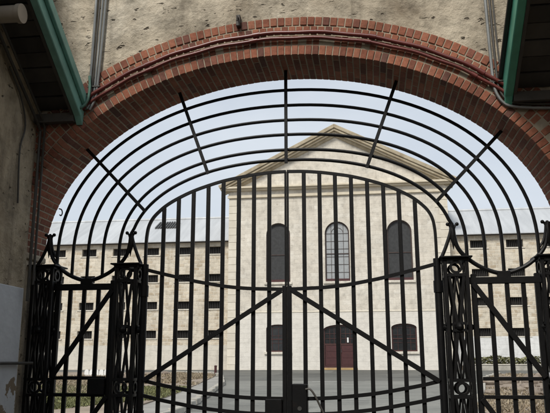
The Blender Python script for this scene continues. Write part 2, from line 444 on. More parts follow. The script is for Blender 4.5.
# ------------------------------------------------------------------ awnings
SL = Vector((0, -.83, .56)).normalized()            # up the slope, away from the wall
NRM = Vector((0, .56, .83)).normalized()
def awning(xb, xw, zb, mat, name_label, gutter):
    root = thing('awning', ((xb + xw) / 2, YF, zb), name_label, 'awning', 'sloping boarded awnings')
    sgn = 1 if xw > xb else -1
    a = Vector((xb, YF - .005, zb + .02)); b = a + SL * 5.2
    MB().bar(a, b, .066, .19, NRM).build('beam', mat, root, bevel=.006)
    c = a + Vector((-sgn * .052, 0, 0)) + NRM * (.045 if sgn < 0 else .082); MB().bar(c, c + SL * 5.2, .034, .085 if sgn < 0 else .03, NRM).build('moulding', gutter, root, bevel=.005)
    c = a + Vector((sgn * .048, 0, 0)) - NRM * .07; MB().bar(c, c + SL * 5.2, .026, .04, NRM).build('trim', 'darkpipe', root)
    # pointed foot of the beam on the wall
    x = xb
    MB().hexa([(x - .026, YF - .012, zb - .12), (x + .026, YF - .012, zb - .12), (x + .026, YF - .002, zb - .12), (x - .026, YF - .002, zb - .12),
               (x - .033, YF - .115, zb + .01), (x + .033, YF - .115, zb + .01), (x + .033, YF - .002, zb + .01), (x - .033, YF - .002, zb + .01)]).build('bracket', mat, root)
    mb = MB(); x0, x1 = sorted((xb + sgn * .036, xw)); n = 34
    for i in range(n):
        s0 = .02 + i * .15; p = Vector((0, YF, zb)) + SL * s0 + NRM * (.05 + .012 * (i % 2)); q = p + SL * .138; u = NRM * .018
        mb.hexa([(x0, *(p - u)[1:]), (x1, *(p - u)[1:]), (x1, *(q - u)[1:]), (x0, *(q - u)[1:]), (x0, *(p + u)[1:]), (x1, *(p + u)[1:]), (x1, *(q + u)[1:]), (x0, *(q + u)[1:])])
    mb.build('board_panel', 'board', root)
    mb = MB(); p = Vector((0, YF, zb)) + NRM * .115; q = p + SL * 5.2; u = NRM * .01
    mb.hexa([(x0, *(p - u)[1:]), (x1, *(p - u)[1:]), (x1, *(q - u)[1:]), (x0, *(q - u)[1:]), (x0, *(p + u)[1:]), (x1, *(p + u)[1:]), (x1, *(q + u)[1:]), (x0, *(q + u)[1:])])
    mb.build('roof_sheet', 'fascia', root)
    MB().box(x0, x1, YF - .07, YF - .003, zb - .1, zb - .02).build('wall_plate', 'board', root)
    return root
awning(-1.838, XL + .003, 2.79, 'greenteal', 'narrow dark boarded awning with a faded teal beam along the left wall', 'greenteal')
awning(1.905, 2.747, 2.77, 'green', 'dark boarded awning with a bright green beam along the right wall', 'greydark')

# wall light under the left awning and pipes running up the left wall
lt = thing('wall_light', (-2.2, -1.4, 3.23), 'pale cylindrical light fitting fixed under the teal beamed awning', 'light')
MB().tube([(-2.247, -1.4, 3.232), (-1.925, -1.4, 3.226)], .066, 18, up=(0, 0, 1)).build('lamp_body', 'light', lt, True)
MB().tube([(-1.93, -1.4, 3.226), (-1.893, -1.4, 3.225)], .076, 18, up=(0, 0, 1)).build('end_cap', 'light', lt, True)
MB().box(XL, XL + .02, -1.5, -1.3, 3.13, 3.33).build('back_plate', 'darkpipe', lt)
for k, (dx, dz, r) in enumerate(((.02, -.06, .014), (.06, -.02, .011))):
    a = Vector((XL + .03 + dx, YF - .02, 2.70 + dz))
    o = MB().tube([a + Vector((0, 0, -1.55 + k * .1)), a + Vector((0, 0, -.02)), a + SL * .05, a + SL * 4.0], r, 8).build('wall_pipe', 'darkpipe', None, True)
    tag(o, ('thicker' if k == 0 else 'thinner') + ' dark pipe bending from the left corner up beneath the awning', 'pipe')
o = MB().tube(catmull([(XL + .02, -.62, 1.9), (XL + .02, -.66, 2.35), (XL + .02, -.6, 2.6), (XL + .025, -.72, 2.82), (XL + .03, -.95, 3.0)], 6), .009, 6).build('wall_cable', 'darkpipe', None, True)
tag(o, 'loose thin cable hanging on the left wall below the light fitting', 'cable')

# ------------------------------------------------------------------ conduit bundles on the face
cl = thing('conduit_bundle', (-1.72, YF, 2.9), 'bundle of upright grey conduits beside the teal beam', 'conduit', 'conduits on the arch wall')
yc = YF - .018
for k, (xt, xb_, r, mat) in enumerate(((-1.745, -1.758, .016, 'greypipe'), (-1.708, -1.732, .012, 'darkpipe'), (-1.683, -1.708, .013, 'greypipe'), (-1.652, -1.684, .015, 'greypipe'))):
    pts = catmull([(xt - .0 + .02, yc, 5.3), (xt, yc, 3.9), (xb_, yc, 3.05), (xb_ - .02, yc, 2.93 - .01 * k), (xb_ - .06, yc - .004, 2.84 - .012 * k)], 6)
    MB().tube(pts, r * .78, 9).build('pipe', mat, cl, True)
for z in (3.02, 4.4): MB().box(-1.775, -1.66, YF - .033, YF + .012, z, z + .014).build('clip', 'darkpipe', cl)
o = MB().tube(catmull([(-1.752, yc - .03, 3.12), (-1.742, yc - .035, 2.98), (-1.757, yc - .05, 2.86), (-1.815, yc - .07, 2.80), (-1.872, yc - .09, 2.85), (-1.885, yc - .08, 2.95)], 8), .013, 8).build('hanging_cable', 'greenpipe', None, True)
tag(o, 'loop of green cable hanging round the foot of the teal beam', 'cable')
MB().box(-1.80, -1.735, YF - .05, YF + .012, 2.955, 3.0).build('junction_box', 'redpipe'); tag(bpy.data.objects['junction_box'], 'small dark red junction box between teal beam and conduits', 'box')
cr = thing('conduit_bundle', (1.8, YF, 2.9), 'grey conduits dropping down the wall and bending right under the green beam', 'conduit', 'conduits on the arch wall')
for k, (xt, r, mat) in enumerate(((1.780, .017, 'greypipe'), (1.815, .013, 'darkpipe'), (1.842, .009, 'darkpipe'))):
    d = .034 * k
    pts = catmull([(xt - .02, yc, 5.3), (xt, yc, 3.6), (1.792 + d, yc, 2.98), (1.80 + d, yc, 2.82 + d * .3), (1.855 + d * .6, yc, 2.69 + d), (1.955, yc, 2.638 + d), (2.25, yc, 2.612 + d), (2.74, yc, 2.61 + d)], 7)
    MB().tube(pts, r * .78, 9).build('pipe', mat, cr, True)
for z in (2.86, 4.3): MB().box(1.76, 1.86, YF - .034, YF + .012, z, z + .014).build('clip', 'darkpipe', cr)
o = MB().tube([(1.83, yc - .03, 2.862), (2.3, yc - .03, 2.874), (2.745, yc - .03, 2.885)], .007, 6).build('wall_cable', 'darkpipe', None, True)
tag(o, 'thin cable stretched level from the conduits to behind the green beam', 'cable')
hk = thing('wall_bracket', (-.385, YF, 3.6), 'small black metal bracket fixed above the brick arch', 'bracket')
MB().box(-.402, -.366, YF - .045, YF + .012, 3.525, 3.635).build('plate', 'fascia', hk, bevel=.004)
MB().tube([(-.384, YF - .04, 3.60), (-.384, YF - .09, 3.59), (-.384, YF - .09, 3.55)], .008, 6, up=(1, 0, 0)).build('hook', 'fascia', hk, True)

# ================================================================== IRONWORK (all in the plane y = 0)
# --- overthrow grille
fan = thing('overthrow_grille', (0, 0, 1.3), 'black iron fan grille of six arched bars filling the brick archway', 'grille')
ARC = [(2.135, 3.048, 2.1), (1.985, 2.898, 2.13), (1.840, 2.754, 2.2), (1.695, 2.614, 2.22), (1.545, 2.468, 2.25), (1.45, 2.372, 2.2)]
UH = catmull([(1.432, 1.735), (1.445, 1.64), (1.472, 1.53), (1.546, 1.437), (1.668, 1.352), (1.828, 1.303), (1.99, 1.348), (2.11, 1.432), (2.185, 1.527), (2.214, 1.64), (2.228, 1.735)] and
             [(1.432, 0, 1.735), (1.445, 0, 1.64), (1.472, 0, 1.53), (1.546, 0, 1.437), (1.668, 0, 1.352), (1.828, 0, 1.303), (1.99, 0, 1.348), (2.11, 0, 1.432), (2.185, 0, 1.527), (2.214, 0, 1.64), (2.228, 0, 1.735)], 7)
def uz(x): return min(UH, key=lambda p: abs(p[0] - x))[2]
for i, (a, top, n) in enumerate(ARC):
    pts = []; b = top - 1.55
    lo = uz(a) if i < 4 else (1.44 if i == 4 else 1.745)
    half = []
    if i < 5:
        half += [(a, lo + (1.55 - lo) * k / 4) for k in range(4)]
    for k in range(33):
        t = PI / 2 * k / 32
        x = a * math.cos(t) ** (2 / n); z = 1.55 + b * math.sin(t) ** (2 / n)
        if i == 5 and z < lo: continue
        if i == 5 and not half: half.append((1.434, 1.735))
        half.append((x, z))
    full = half + [(-x, z) for x, z in reversed(half[:-1])]
    MB().tube([(x, 0, z) for x, z in full], .0155, 8).build('arch_bar', 'iron', fan, True)
for p, q in (((0, 3.25), (0, 2.335)), ((1.035, 3.13), (.722, 2.262)), ((-1.035, 3.13), (-.722, 2.262)), ((1.915, 2.565), (1.303, 1.925)), ((-1.915, 2.565), (-1.303, 1.925))):
    m = MB(); m.bar((p[0], -.022, p[1]), (q[0], -.022, q[1]), .030, .016); m.build('stay_bar', 'iron', fan, bevel=.002)
for s in (-1, 1):
    MB().tube([(s * p[0], 0, p[2]) for p in UH], .0185, 8).build('swag_rail', 'iron', fan, True)
    MB().box(s * 1.835 - .055, s * 1.835 + .055, -.02, .02, 1.262, 1.322).build('swag_block', 'iron', fan, bevel=.004)

# --- piers
def pier(s, x, label):
    root = thing('gate_pier', (s * x, 0, -1), label, 'gate pier', 'openwork iron gate piers')
    X = s * x; h = .088
    for sx in (-1, 1):
        for sy in (-1, 1):
            MB().box(X + sx * h - .0145, X + sx * h + .0145, sy * h - .0145, sy * h + .0145, -.985, 1.424).build('corner_bar', 'iron', root, bevel=.003)
    MB().box(X - .135, X + .135, -.135, .135, 1.428, 1.442).build('cap_plate', 'iron', root, bevel=.004)
    MB().box(X - .11, X + .11, -.11, .11, 1.405, 1.4255).build('cap_plate', 'iron', root, bevel=.004)
    MB().box(X - .125, X + .125, -.125, .125, -1.0, -.96).build('base_plate', 'iron', root, bevel=.004)
    for fx, fy in ((0, -1), (0, 1), (-1, 0), (1, 0)):
        def P(u, z, o=0):      # point on this face
            return (X + (u if fx == 0 else fx * (h + o)), (u if fy == 0 else fy * (h + o)), z)
        ax = (0, 1, 0) if fx == 0 else (1, 0, 0)
        for z in (1.287, .43, .298, -.545, -.677, -.93):
            MB().bar(P(-h + .013, z), P(h - .013, z), .024, .022, ax).build('cross_rail', 'iron', root)
        for zc in (1.352, .364, -.611):
            MB().flat([P(.045 * math.cos(2 * PI * i / 24), zc + .045 * math.sin(2 * PI * i / 24)) for i in range(24)], .020, .022, True, up=ax).build('ring', 'iron', root, True)
        lm = MB()
        for z1, z0 in ((1.277, .44), (.288, -.535)):
            zm = (z0 + z1) / 2
            for sg in (-1, 1):
                lm.flat([P(sg * .058, z1), P(sg * .034, zm + .2), P(sg * .017, zm + .06), P(sg * .017, zm - .06), P(sg * .034, zm - .2), P(sg * .058, z0)], .021, .017, up=ax)
                if fx == 0:
                    lm.flat([P(sg * .004, z1), P(sg * .046, zm + .09), P(sg * .05, zm), P(sg * .046, zm - .09), P(sg * .004, z0)], .016, .013, up=ax)
            lm.bar(P(-.045, zm + .028, .003), P(.045, zm + .028, .003), .022, .03, ax); lm.bar(P(-.05, zm - .028, .003), P(.05, zm - .028, .003), .022, .03, ax)
            lm.ball(P(0, zm, .008), .034, seg=10, rings=6)
        lm.build('lattice', 'iron', root)
    # finial
    fm = MB()
    if x < 2:
        inner = catmull([(X - s * .004, 0, 1.735), (X - s * .02, 0, 1.66), (X - s * .046, 0, 1.585), (X - s * .076, 0, 1.51), (X - s * .106, 0, 1.446)], 5)
        fm.tube(inner, .0155, 8)
    else:
        out = catmull([(X + s * .004, 0, 1.735), (X + s * .012, 0, 1.66), (X + s * .035, 0, 1.585), (X + s * .07, 0, 1.51), (X + s * .106, 0, 1.446)], 5); fm.tube(out, .0155, 8)
        inn = catmull([(X - s * .014, 0, 1.735), (X - s * .022, 0, 1.66), (X - s * .042, 0, 1.58), (X - s * .09, 0, 1.50)], 5); fm.tube(inn, .010, 8)
    fm.build('finial_scroll', 'iron', root, True)
    sp = MB(); pr = [(.010, 1.745), (.022, 1.70), (.026, 1.64), (.021, 1.60), (.011, 1.565), (.002, 1.515)]
    i0 = 0
    for r, z in pr:
        for j in range(10): sp.v.append((X + r * math.cos(2 * PI * j / 10), r * .8 * math.sin(2 * PI * j / 10), z))
    for i in range(len(pr) - 1):
        for j in range(10): sp.f.append((i * 10 + j, i * 10 + (j + 1) % 10, (i + 1) * 10 + (j + 1) % 10, (i + 1) * 10 + j))
    sp.f.append(tuple(range(10))); sp.build('finial_drop', 'iron', root, True)
    for sg in (-1, 1):
        b = MB(); b.ball((X + sg * .039, 0, 1.735), .0165, seg=10, rings=7)
        b.tube(catmull([(X + sg * .012, 0, 1.69), (X + sg * .022, 0, 1.72), (X + sg * .039, 0, 1.735)], 4), .010, 7)
        b.build('scroll_ball', 'iron', root, True)
    return root
pier(-1, 1.437, 'black openwork iron pier with rings hinging the left leaf of the main gate')
pier(1, 1.437, 'black openwork iron pier with rings hinging the right leaf of the main gate')
pier(-1, 2.222, 'black openwork iron pier against the left brick jamb of the archway')
pier(1, 2.222, 'black openwork iron pier against the right jamb of the archway')

# --- leaves
LEAF = [(0, 2.262), (.155, 2.257), (.309, 2.242), (.45, 2.22), (.581, 2.195), (.72, 2.157), (.866, 2.108), (1.0, 2.047), (1.1, 1.99), (1.175, 1.93), (1.235, 1.865), (1.272, 1.79), (1.287, 1.70), (1.291, 1.60), (1.291, 1.44)]
SW = [(0, 1.195), (.157, 1.199), (.31, 1.205), (.444, 1.216), (.562, 1.231), (.72, 1.259), (.85, 1.285), (1.1, 1.345), (1.27, 1.388)]
LO = [(0, .276), (.2, .278), (.408, .287), (.714, .318), (.963, .359), (1.116, .388), (1.268, .423)]
def interp(c, x):
    for (a, za), (b, zb) in zip(c, c[1:]):
        if a <= x <= b: return za + (zb - za) * (x - a) / (b - a)
    return c[-1][1]
def leaf(s, label):
    root = thing('gate_leaf', (s * 1.29, 0, -.97), label, 'gate', 'leaves of the main double gate')
    V = lambda x, z, y=0: (s * x, y, z)
    MB().tube([V(1.291, -.97), V(1.291, 0), V(1.291, 1.44)], .032, 12).build('hinge_stile', 'iron', root, True)
    x0 = .0 if s > 0 else .0
    for z in (1.2, .12, -.75):
        MB().tube([V(1.291, z - .05), V(1.291, z + .05)], .039, 12).build('hinge_collar', 'iron', root, True)
    MB().box(*sorted((s * .002, s * .040)), -.022, .022, -.95, 1.226).build('meeting_stile', 'iron', root, bevel=.004)
    MB().box(*sorted((s * .0015, s * .019)), -.012, .012, 1.2265, 2.262).build('meeting_bar', 'iron', root, bevel=.003)
    pts = catmull([V(max(x, .004), z) for x, z in LEAF], 5)
    MB().flat(pts, .024, .03, up=(0, 1, 0)).build('top_rail', 'iron', root, True)
    for x in (.157, .298, .436, .577, .717, .857, .994, 1.131):
        MB().bar(V(x + random.uniform(-.004, .004), -.93, random.uniform(-.002, .002)), V(x + random.uniform(-.003, .003), interp(LEAF, x) - .004), .0355, .026, (0, 1, 0)).build('bar', 'iron', root, bevel=.004)
    for c, dz, n in ((SW, 0, 'swag_rail'), (LO, 0, 'lower_rail'), (LO, -.126, 'lower_rail')):
        MB().flat(catmull([V(max(x, .03), z + dz, -.020) for x, z in c], 5), .031, .014, up=(0, 1, 0)).build(n, 'iron', root, True)
    MB().bar(V(.045, 1.183, -.033), V(1.262, .418, -.033), .041, .012, (0, 1, 0)).build('diagonal_brace', 'iron', root, bevel=.003)
    MB().bar(V(.04, -.92, -.001), V(1.26, -.92, -.001), .05, .028, (0, 1, 0)).build('bottom_rail', 'iron', root, bevel=.004)
    MB().bar(V(.045, .12, -.033), V(1.262, -.86, -.033), .041, .012, (0, 1, 0)).build('diagonal_brace', 'iron', root, bevel=.003)
    return root
lf = leaf(-1, 'left leaf of the black iron double gate with arched top and diagonal brace')
rf = leaf(1, 'right leaf of the black iron double gate carrying the lock case and lever')
MB().box(-.186, -.042, -.05, .03, -.02, .274).build('lock_plate', 'iron', lf, bevel=.006)
MB().box(.042, .174, -.062, .034, .09, .398).build('lock_case', 'iron', rf, bevel=.008)
MB().tube(catmull([(.16, -.07, .355), (.195, -.075, .358), (.235, -.08, .31), (.28, -.08, .22), (.325, -.08, .12), (.36, -.08, -.02), (.37, -.08, -.2)], 6), .0085, 8).build('lever', 'darkpipe', rf, True)
MB().tube([(.108, -.066, .20), (.108, -.058, .20)], .018, 12, up=(1, 0, 0)).build('keyhole_cover', 'greydark', rf, True)

# --- side gates
def sidegate(s, label):
    root = thing('side_gate', (s * 1.6, 0, -.97), label, 'gate', 'narrow side gates')
    V = lambda x, z, y=0: (s * x, y, z)
    MB().box(*sorted((s * 1.562, s * 1.606)), -.02, .02, -.95, 1.30).build('stile', 'iron', root, bevel=.004)
    MB().box(*sorted((s * 2.078, s * 2.118)), -.02, .02, -.95, 1.30).build('stile', 'iron', root, bevel=.004)
    MB().bar(V(1.5, 1.245), V(2.16, 1.245), .056, .044, (0, 1, 0)).build('top_rail', 'iron', root, bevel=.004)
    for x in (1.718, 1.854, 1.986):
        MB().bar(V(x, -.93), V(x, 1.216), .036, .026, (0, 1, 0)).build('bar', 'iron', root, bevel=.003)
    for z in (.442, .298):
        MB().bar(V(1.607, z, -.019), V(2.077, z, -.019), .030, .013, (0, 1, 0)).build('mid_rail', 'iron', root, bevel=.003)
    MB().bar(V(1.607, -.92), V(2.077, -.92), .05, .03, (0, 1, 0)).build('bottom_rail', 'iron', root, bevel=.003)
    MB().bar(V(1.578, 1.216, -.031), V(2.10, .452, -.031), .046, .011, (0, 1, 0)).build('diagonal_brace', 'iron', root, bevel=.003)
    MB().bar(V(1.59, .284, -.031), V(2.09, -.42, -.031), .042, .011, (0, 1, 0)).build('diagonal_brace', 'iron', root, bevel=.003)
    return root
sl = sidegate(-1, 'narrow black iron side gate with a square lock box, left of the main gate')
sr = sidegate(1, 'narrow black iron side gate without lock box, right of the main gate')
MB().box(-1.758, -1.60, -.055, .026, .30, .442).build('lock_box', 'iron', sl, bevel=.006)
MB().box(-1.60, -1.53, -.03, .005, .60, .625).build('latch', 'iron', sl, bevel=.003)
o = MB().tube(catmull([(-2.225, .15, 2.02), (-2.19, .13, 2.005), (-2.175, .12, 1.97), (-2.185, .12, 1.945), (-2.205, .13, 1.955)], 5), .006, 6).build('wire_hook', 'iron', None, True)
tag(o, 'small curled wire hook on the left brick jamb beside the arched bars', 'hook')

# ================================================================== THE CELL BLOCK
bd = thing('cell_block', (-1.8, 54, 0), 'long cream limestone prison block with a pedimented front seen through the iron gates', 'building')
YB, YW = 48.0, 49.4                    # faces of the central block and of the wings
CXB, HW = -1.8, 8.68
EAVE, APEX = 14.25, 18.9
# central front with its openings
UP = [(-7.43, -5.50), (-2.73, -.80), (2.12, 4.05)]
LOW = [(-7.42, -5.52), (2.2, 4.1)]
DOOR = (-3.0, -.42)
ops = []
for a, b in UP: ops.append((a, b, 6.74, arch_top(a, b, 10.55, .95)))
for a, b in LOW: ops.append((a, b, 1.36, arch_top(a, b, 3.15, .3, 10)))
ops.append((DOOR[0], DOOR[1], .16, arch_top(DOOR[0], DOOR[1], 2.98, .42, 10)))
mb = MB(); x0, x1 = CXB - HW, CXB + HW
wall_openings(mb, x0, x1, -.3, EAVE, YB, ops, .32)
mb.quad((x0, YB, EAVE), (x1, YB, EAVE), (CXB, YB, APEX))
for x in (x0, x1): mb.quad((x, YB, -.3), (x, YB + 16, -.3), (x, YB + 16, EAVE), (x, YB, EAVE))
mb.build('front_wall', 'facade', bd)
# quoins
for s_ in (0, 1):
    mb = MB(); z = -.2; i = 0
    while z < 13.6:
        h = .60; w = .95 if i % 2 else .62
        if s_ == 0: mb.box(x0 - .02, x0 + w, YB - .03, YB - .0005, z, z + h - .02)
        else: mb.box(x1 - w, x1 + .02, YB - .03, YB - .0005, z, z + h - .02)
        z += h; i += 1
    mb.build('quoin_strip', 'quoin', bd, bevel=.012)
# string course between limewashed base and stone
MB().box(x0 + 1, x1 - 1, YB - .035, YB - .0005, 4.36, 4.46).build('string_course', 'quoin', bd, bevel=.01)
# entablature
MB().box(x0 - .12, x1 + .12, YB - .16, YB - .001, 13.62, 13.86).build('architrave', 'cornice', bd, bevel=.02)
MB().box(x0 - .05, x1 + .05, YB - .08, YB - .001, 13.863, 14.2).build('frieze', 'facade', bd)
MB().box(x0 - .35, x1 + .35, YB - .40, YB - .001, 14.2, 14.33).build('cornice', 'cornice', bd, bevel=.02)
MB().box(x0 - .55, x1 + .55, YB - .58, YB - .001, 14.332, 14.5).build('cornice', 'cornice', bd, bevel=.03)
# raking cornices in steps
for s in (-1, 1):
    e = Vector((CXB + s * (HW + .72), 0, 14.42)); a = Vector((CXB, 0, 19.22)); d = (e - a).normalized(); n = Vector((-d.z * s, 0, d.x * s)) 
    if n.z < 0: n = -n
    def rake(mb, o0, o1, yf):
        p = [a + n * o0, e + n * o0, e + n * o1, a + n * o1]
        # mitre at the apex: keep x at centre
        tt = []
        for k, q in enumerate(p):
            if k in (0, 3): q = q + d * ((CXB - q.x) / d.x)
            tt.append(q)
        mb.hexa([(q.x, yf, q.z) for q in tt] + [(q.x, YB - .001, q.z) for q in tt])
    mb = MB(); rake(mb, -.10, .20, YB - .72); mb.build('raking_cornice', 'lichen', bd, bevel=.03)
    mb = MB(); rake(mb, -.30, -.103, YB - .62); mb.build('raking_cornice', 'lichen', bd, bevel=.03)
    mb = MB(); rake(mb, -.40, -.303, YB - .42); mb.build('raking_moulding', 'cornice', bd, bevel=.02)
    mb = MB(); rake(mb, -.62, -.403, YB - .18); mb.build('raking_moulding', 'lichen', bd, bevel=.02)
# roof of the central block
mb = MB()
for s in (-1, 1):
    p = [(CXB, YB - .05, 19.3), (CXB + s * (HW + .5), YB - .05, 14.6), (CXB + s * (HW + .5), YB + 16, 14.6), (CXB, YB + 16, 19.3)]
    mb.hexa(p + [(q[0], q[1], q[2] - .1) for q in p])
mb.build('roof', 'roof', bd)

def frame_strip(mb, pts, w, y0, y1):         # band of width w inside an outline (closed)
    c = Vector((sum(p[0] for p in pts) / len(pts), sum(p[1] for p in pts) / len(pts)))
    n = len(pts); inn = []
    for i in range(n):
        p0, p1, p2 = Vector(pts[i - 1]), Vector(pts[i]), Vector(pts[(i + 1) % n])
        def nrm(a, b):
            t = (b - a).normalized(); k = Vector((-t.y, t.x)); return k if k.dot(c - (a + b) / 2) > 0 else -k
        m = nrm(p0, p1) + nrm(p1, p2); m.normalize(); ca = max(.5, m.dot(nrm(p0, p1))); inn.append(p1 + m * (w / ca))
    for i in range(n):
        a, b = pts[i], pts[(i + 1) % n]; c_, d_ = inn[(i + 1) % n], inn[i]
        mb.hexa([(a[0], y0, a[1]), (b[0], y0, b[1]), (c_[0], y0, c_[1]), (d_[0], y0, d_[1])] + [(q[0], y1, q[1]) for q in (a, b, c_, d_)])
def arched_window(a, b, zb, zs, rise, kind, glass, fmat, n=14):
    top = arch_top(a, b, zs, rise, n); pts = outline(a, b, zb, top); y = YB + .17
    w = MB(); frame_strip(w, pts, .10, y, y + .09)
    zmid = zb + (zs + rise - zb) * .46
    if kind != 'door': w.box(a + .09, b - .09, y + .012, y + .075, zmid - .035, zmid + .035)
    wo = w.build('window', fmat, bd)
    p = MB(); i0 = 0; p.v += [(q[0], y + .06, q[1]) for q in pts]; p.f.append(tuple(range(len(pts)))); p.build('pane', glass, wo)
    g = MB(); c = (a + b) / 2; h = (b - a) / 2
    nc = 4 if glass != 'glassmesh' else 1
    for i in range(1, nc):
        x = a + (b - a) * i / nc; zt = zs + rise * math.sqrt(max(0, 1 - ((x - c) / h) ** 2)) - .08
        g.box(x - .014, x + .014, y + .028, y + .05, zb + .1, zt)
    nr = int((zs - zb) / .55) if nc > 1 else 0
    for i in range(1, nr + 1):
        z = zb + .1 + (zs - zb - .1) * i / nr; g.box(a + .1, b - .1, y + .03, y + .052, z - .014, z + .014)
    if kind == 'tall' and nc > 1:
        g.flat([(c - h * .5 * math.cos(PI * i / 10), y + .04, zs + rise * .5 * math.sin(PI * i / 10)) for i in range(11)], .028, .02)
    if g.v: g.build('glazing_bars', fmat, wo)
    return wo
for k, (a, b) in enumerate(UP):
    wo = arched_window(a, b, 6.74, 10.55, .95, 'tall', 'glasspale' if k == 1 else 'glassmesh', 'frame')
    wo['label'] = 'tall arched window with pale bright panes' if k == 1 else 'tall arched window with dark screened panes'
    MB().box(a + .02, b - .02, YB + .05, YB + .17, 6.742, 6.95).build('bottom_rail', 'maroon', wo)
    MB().box(a - .14, b + .14, YB - .12, YB + .16, 6.55, 6.738).build('sill', 'sill', wo, bevel=.015)
for a, b in LOW:
    wo = arched_window(a, b, 1.36, 3.15, .3, 'low', 'glassdark', 'maroon2', 10)
    MB().box(a - .12, b + .12, YB - .13, YB + .16, 1.17, 1.357).build('sill', 'sill', wo, bevel=.015)
# door
a, b = DOOR
dm = MB(); y = YB + .17; pts = outline(a, b, .16, arch_top(a, b, 2.98, .42, 10)); frame_strip(dm, pts, .13, y, y + .1)
dm.box((a + b) / 2 - .07, (a + b) / 2 + .07, y, y + .09, .29, 3.2); dm.box(a + .12, b - .12, y + .003, y + .09, 1.84, 1.98)
do = dm.build('door', 'maroon2', bd)
p = MB(); p.v += [(q[0], y + .07, q[1]) for q in pts]; p.f.append(tuple(range(len(pts)))); p.build('pane', 'glassdark', do)
for s in (-1, 1):
    c = (a + b) / 2 + s * .61
    m = MB(); m.box(c - .52, c + .52, y + .02, y + .06, .30, 1.83)
    for zz in (.42, .9, 1.38): m.box(c - .42, c + .42, y + .005, y + .022, zz, zz + .36)
    m.build('door_panel', 'maroon', do, bevel=.01)
    m = MB()
    for xx in (-.17, .17): m.box(c + xx - .018, c + xx + .018, y + .03, y + .062, 1.98, 3.15)
    for zz in (2.35, 2.72): m.box(c - .5, c + .5, y + .032, y + .064, zz - .018, zz + .018)
    m.build('glazing_bars', 'maroon2', do)
MB().box(-1.17, -1.05, y - .012, y + .002, 2.05, 2.42).build('white_plate', 'white', do)  # small plain white upright rectangle on the door
MB().tube([(-1.63, y - .05, 1.3), (-1.63, y - .05, 1.55)], .02, 8).build('handle', 'greydark', do, True)
MB().box(a - .02, b + .02, YB - .02, YB + .16, .0, .158).build('threshold', 'tanwood', do, bevel=.01)

# wings
PITCH = 2.67 * 55.4 / 54
def wx(x): return .72 + (x - .72) * 55.4 / 54
def wz(z): return .575 + (z - .575) * 55.4 / 54
rows = [wz(9.42), wz(7.2), wz(5.03), wz(2.75)]
def wing(xa, xb, cols, base_h, side):
    ops = []
    for c in cols:
        for r in rows: ops.append((c - .64, c + .64, r - .31, [(c - .64, r + .31), (c + .64, r + .31)]))
    m = MB(); wall_openings(m, xa, xb, base_h, wz(10.02), YW, ops, .35)
    m.build('wing_wall', 'wing', bd)
    MB().box(xa, xb, YW - .03, YW + .3, -.3, base_h - .002).build('wing_base', 'wingbase' if side < 0 else 'wingwhite', bd)
    for c in cols:
        for r in rows:
            w = MB(); w.quad((c - .66, YW + .30, r - .33), (c + .66, YW + .30, r - .33), (c + .66, YW + .30, r + .33), (c - .66, YW + .30, r + .33))
            wo = w.build('cell_window', 'dark', bd)
            g = MB()
            for i in range(1, 9): g.box(c - .64 + i * .142 - .016, c - .64 + i * .142 + .016, YW + .17, YW + .2, r - .308, r + .308)
            g.build('window_bars', 'bars', wo)
            MB().box(c - .76, c + .76, YW - .06, YW + .2, r - .40, r - .313).build('sill', 'sill', wo)
    # eave and roof
    MB().box(xa, xb, YW - .02, YW + .2, wz(10.02) + .001, wz(10.02) + .12).build('eave_course', 'quoin', bd)
    MB().box(xa, xb, YW - .42, YW + .02, wz(10.02) + .03, wz(10.02) + .14).build('gutter', 'fascia', bd, bevel=.02)
    ze = wz(10.02) + .15; yr = YW + 5.6; zr = .575 + (12.03 - .575) * (yr + 6) / 54
    p = [(xa, YW - .45, ze), (xb, YW - .45, ze), (xb, yr, zr), (xa, yr, zr)]; m = MB(); m.hexa([(q[0], q[1], q[2] - .07) for q in p] + p)
    p2 = [(xa, yr, zr), (xb, yr, zr), (xb, yr + 6, ze), (xa, yr + 6, ze)]; m.hexa([(q[0], q[1], q[2] - .07) for q in p2] + p2)
    m.build('roof', 'roof', bd)
    MB().tube([(xa, yr, zr + .03), (xb, yr, zr + .03)], .13, 8, up=(0, 0, 1)).build('ridge_cap', 'roof', bd, True)
    return ze, zr, yr
wing(-44, x0 + .002, [wx(-11.56 - 2.67 * k) for k in range(12)], wz(1.9), -1)
ze, zr, yr = wing(x1 - .002, 34, [wx(9.05 + 2.67 * k) for k in range(9)], wz(2.44), 1)
# ridge ventilator on the left wing roof
def roofpt(x, t, up=0): return (x, YW - .45 + (yr - YW + .45) * t, ze + (zr - ze) * t + up)
m = MB()
for i in range(9):
    xa_ = wx(-17.6) + .22 * i; m.hexa([roofpt(xa_, .55, .02), roofpt(xa_ + .12, .55, .02), roofpt(xa_ + .12, .80, .02), roofpt(xa_, .80, .02), roofpt(xa_, .55, .16), roofpt(xa_ + .12, .55, .16), roofpt(xa_ + .12, .80, .2), roofpt(xa_, .80, .2)])
m.build('roof_vent', 'greydark', bd)

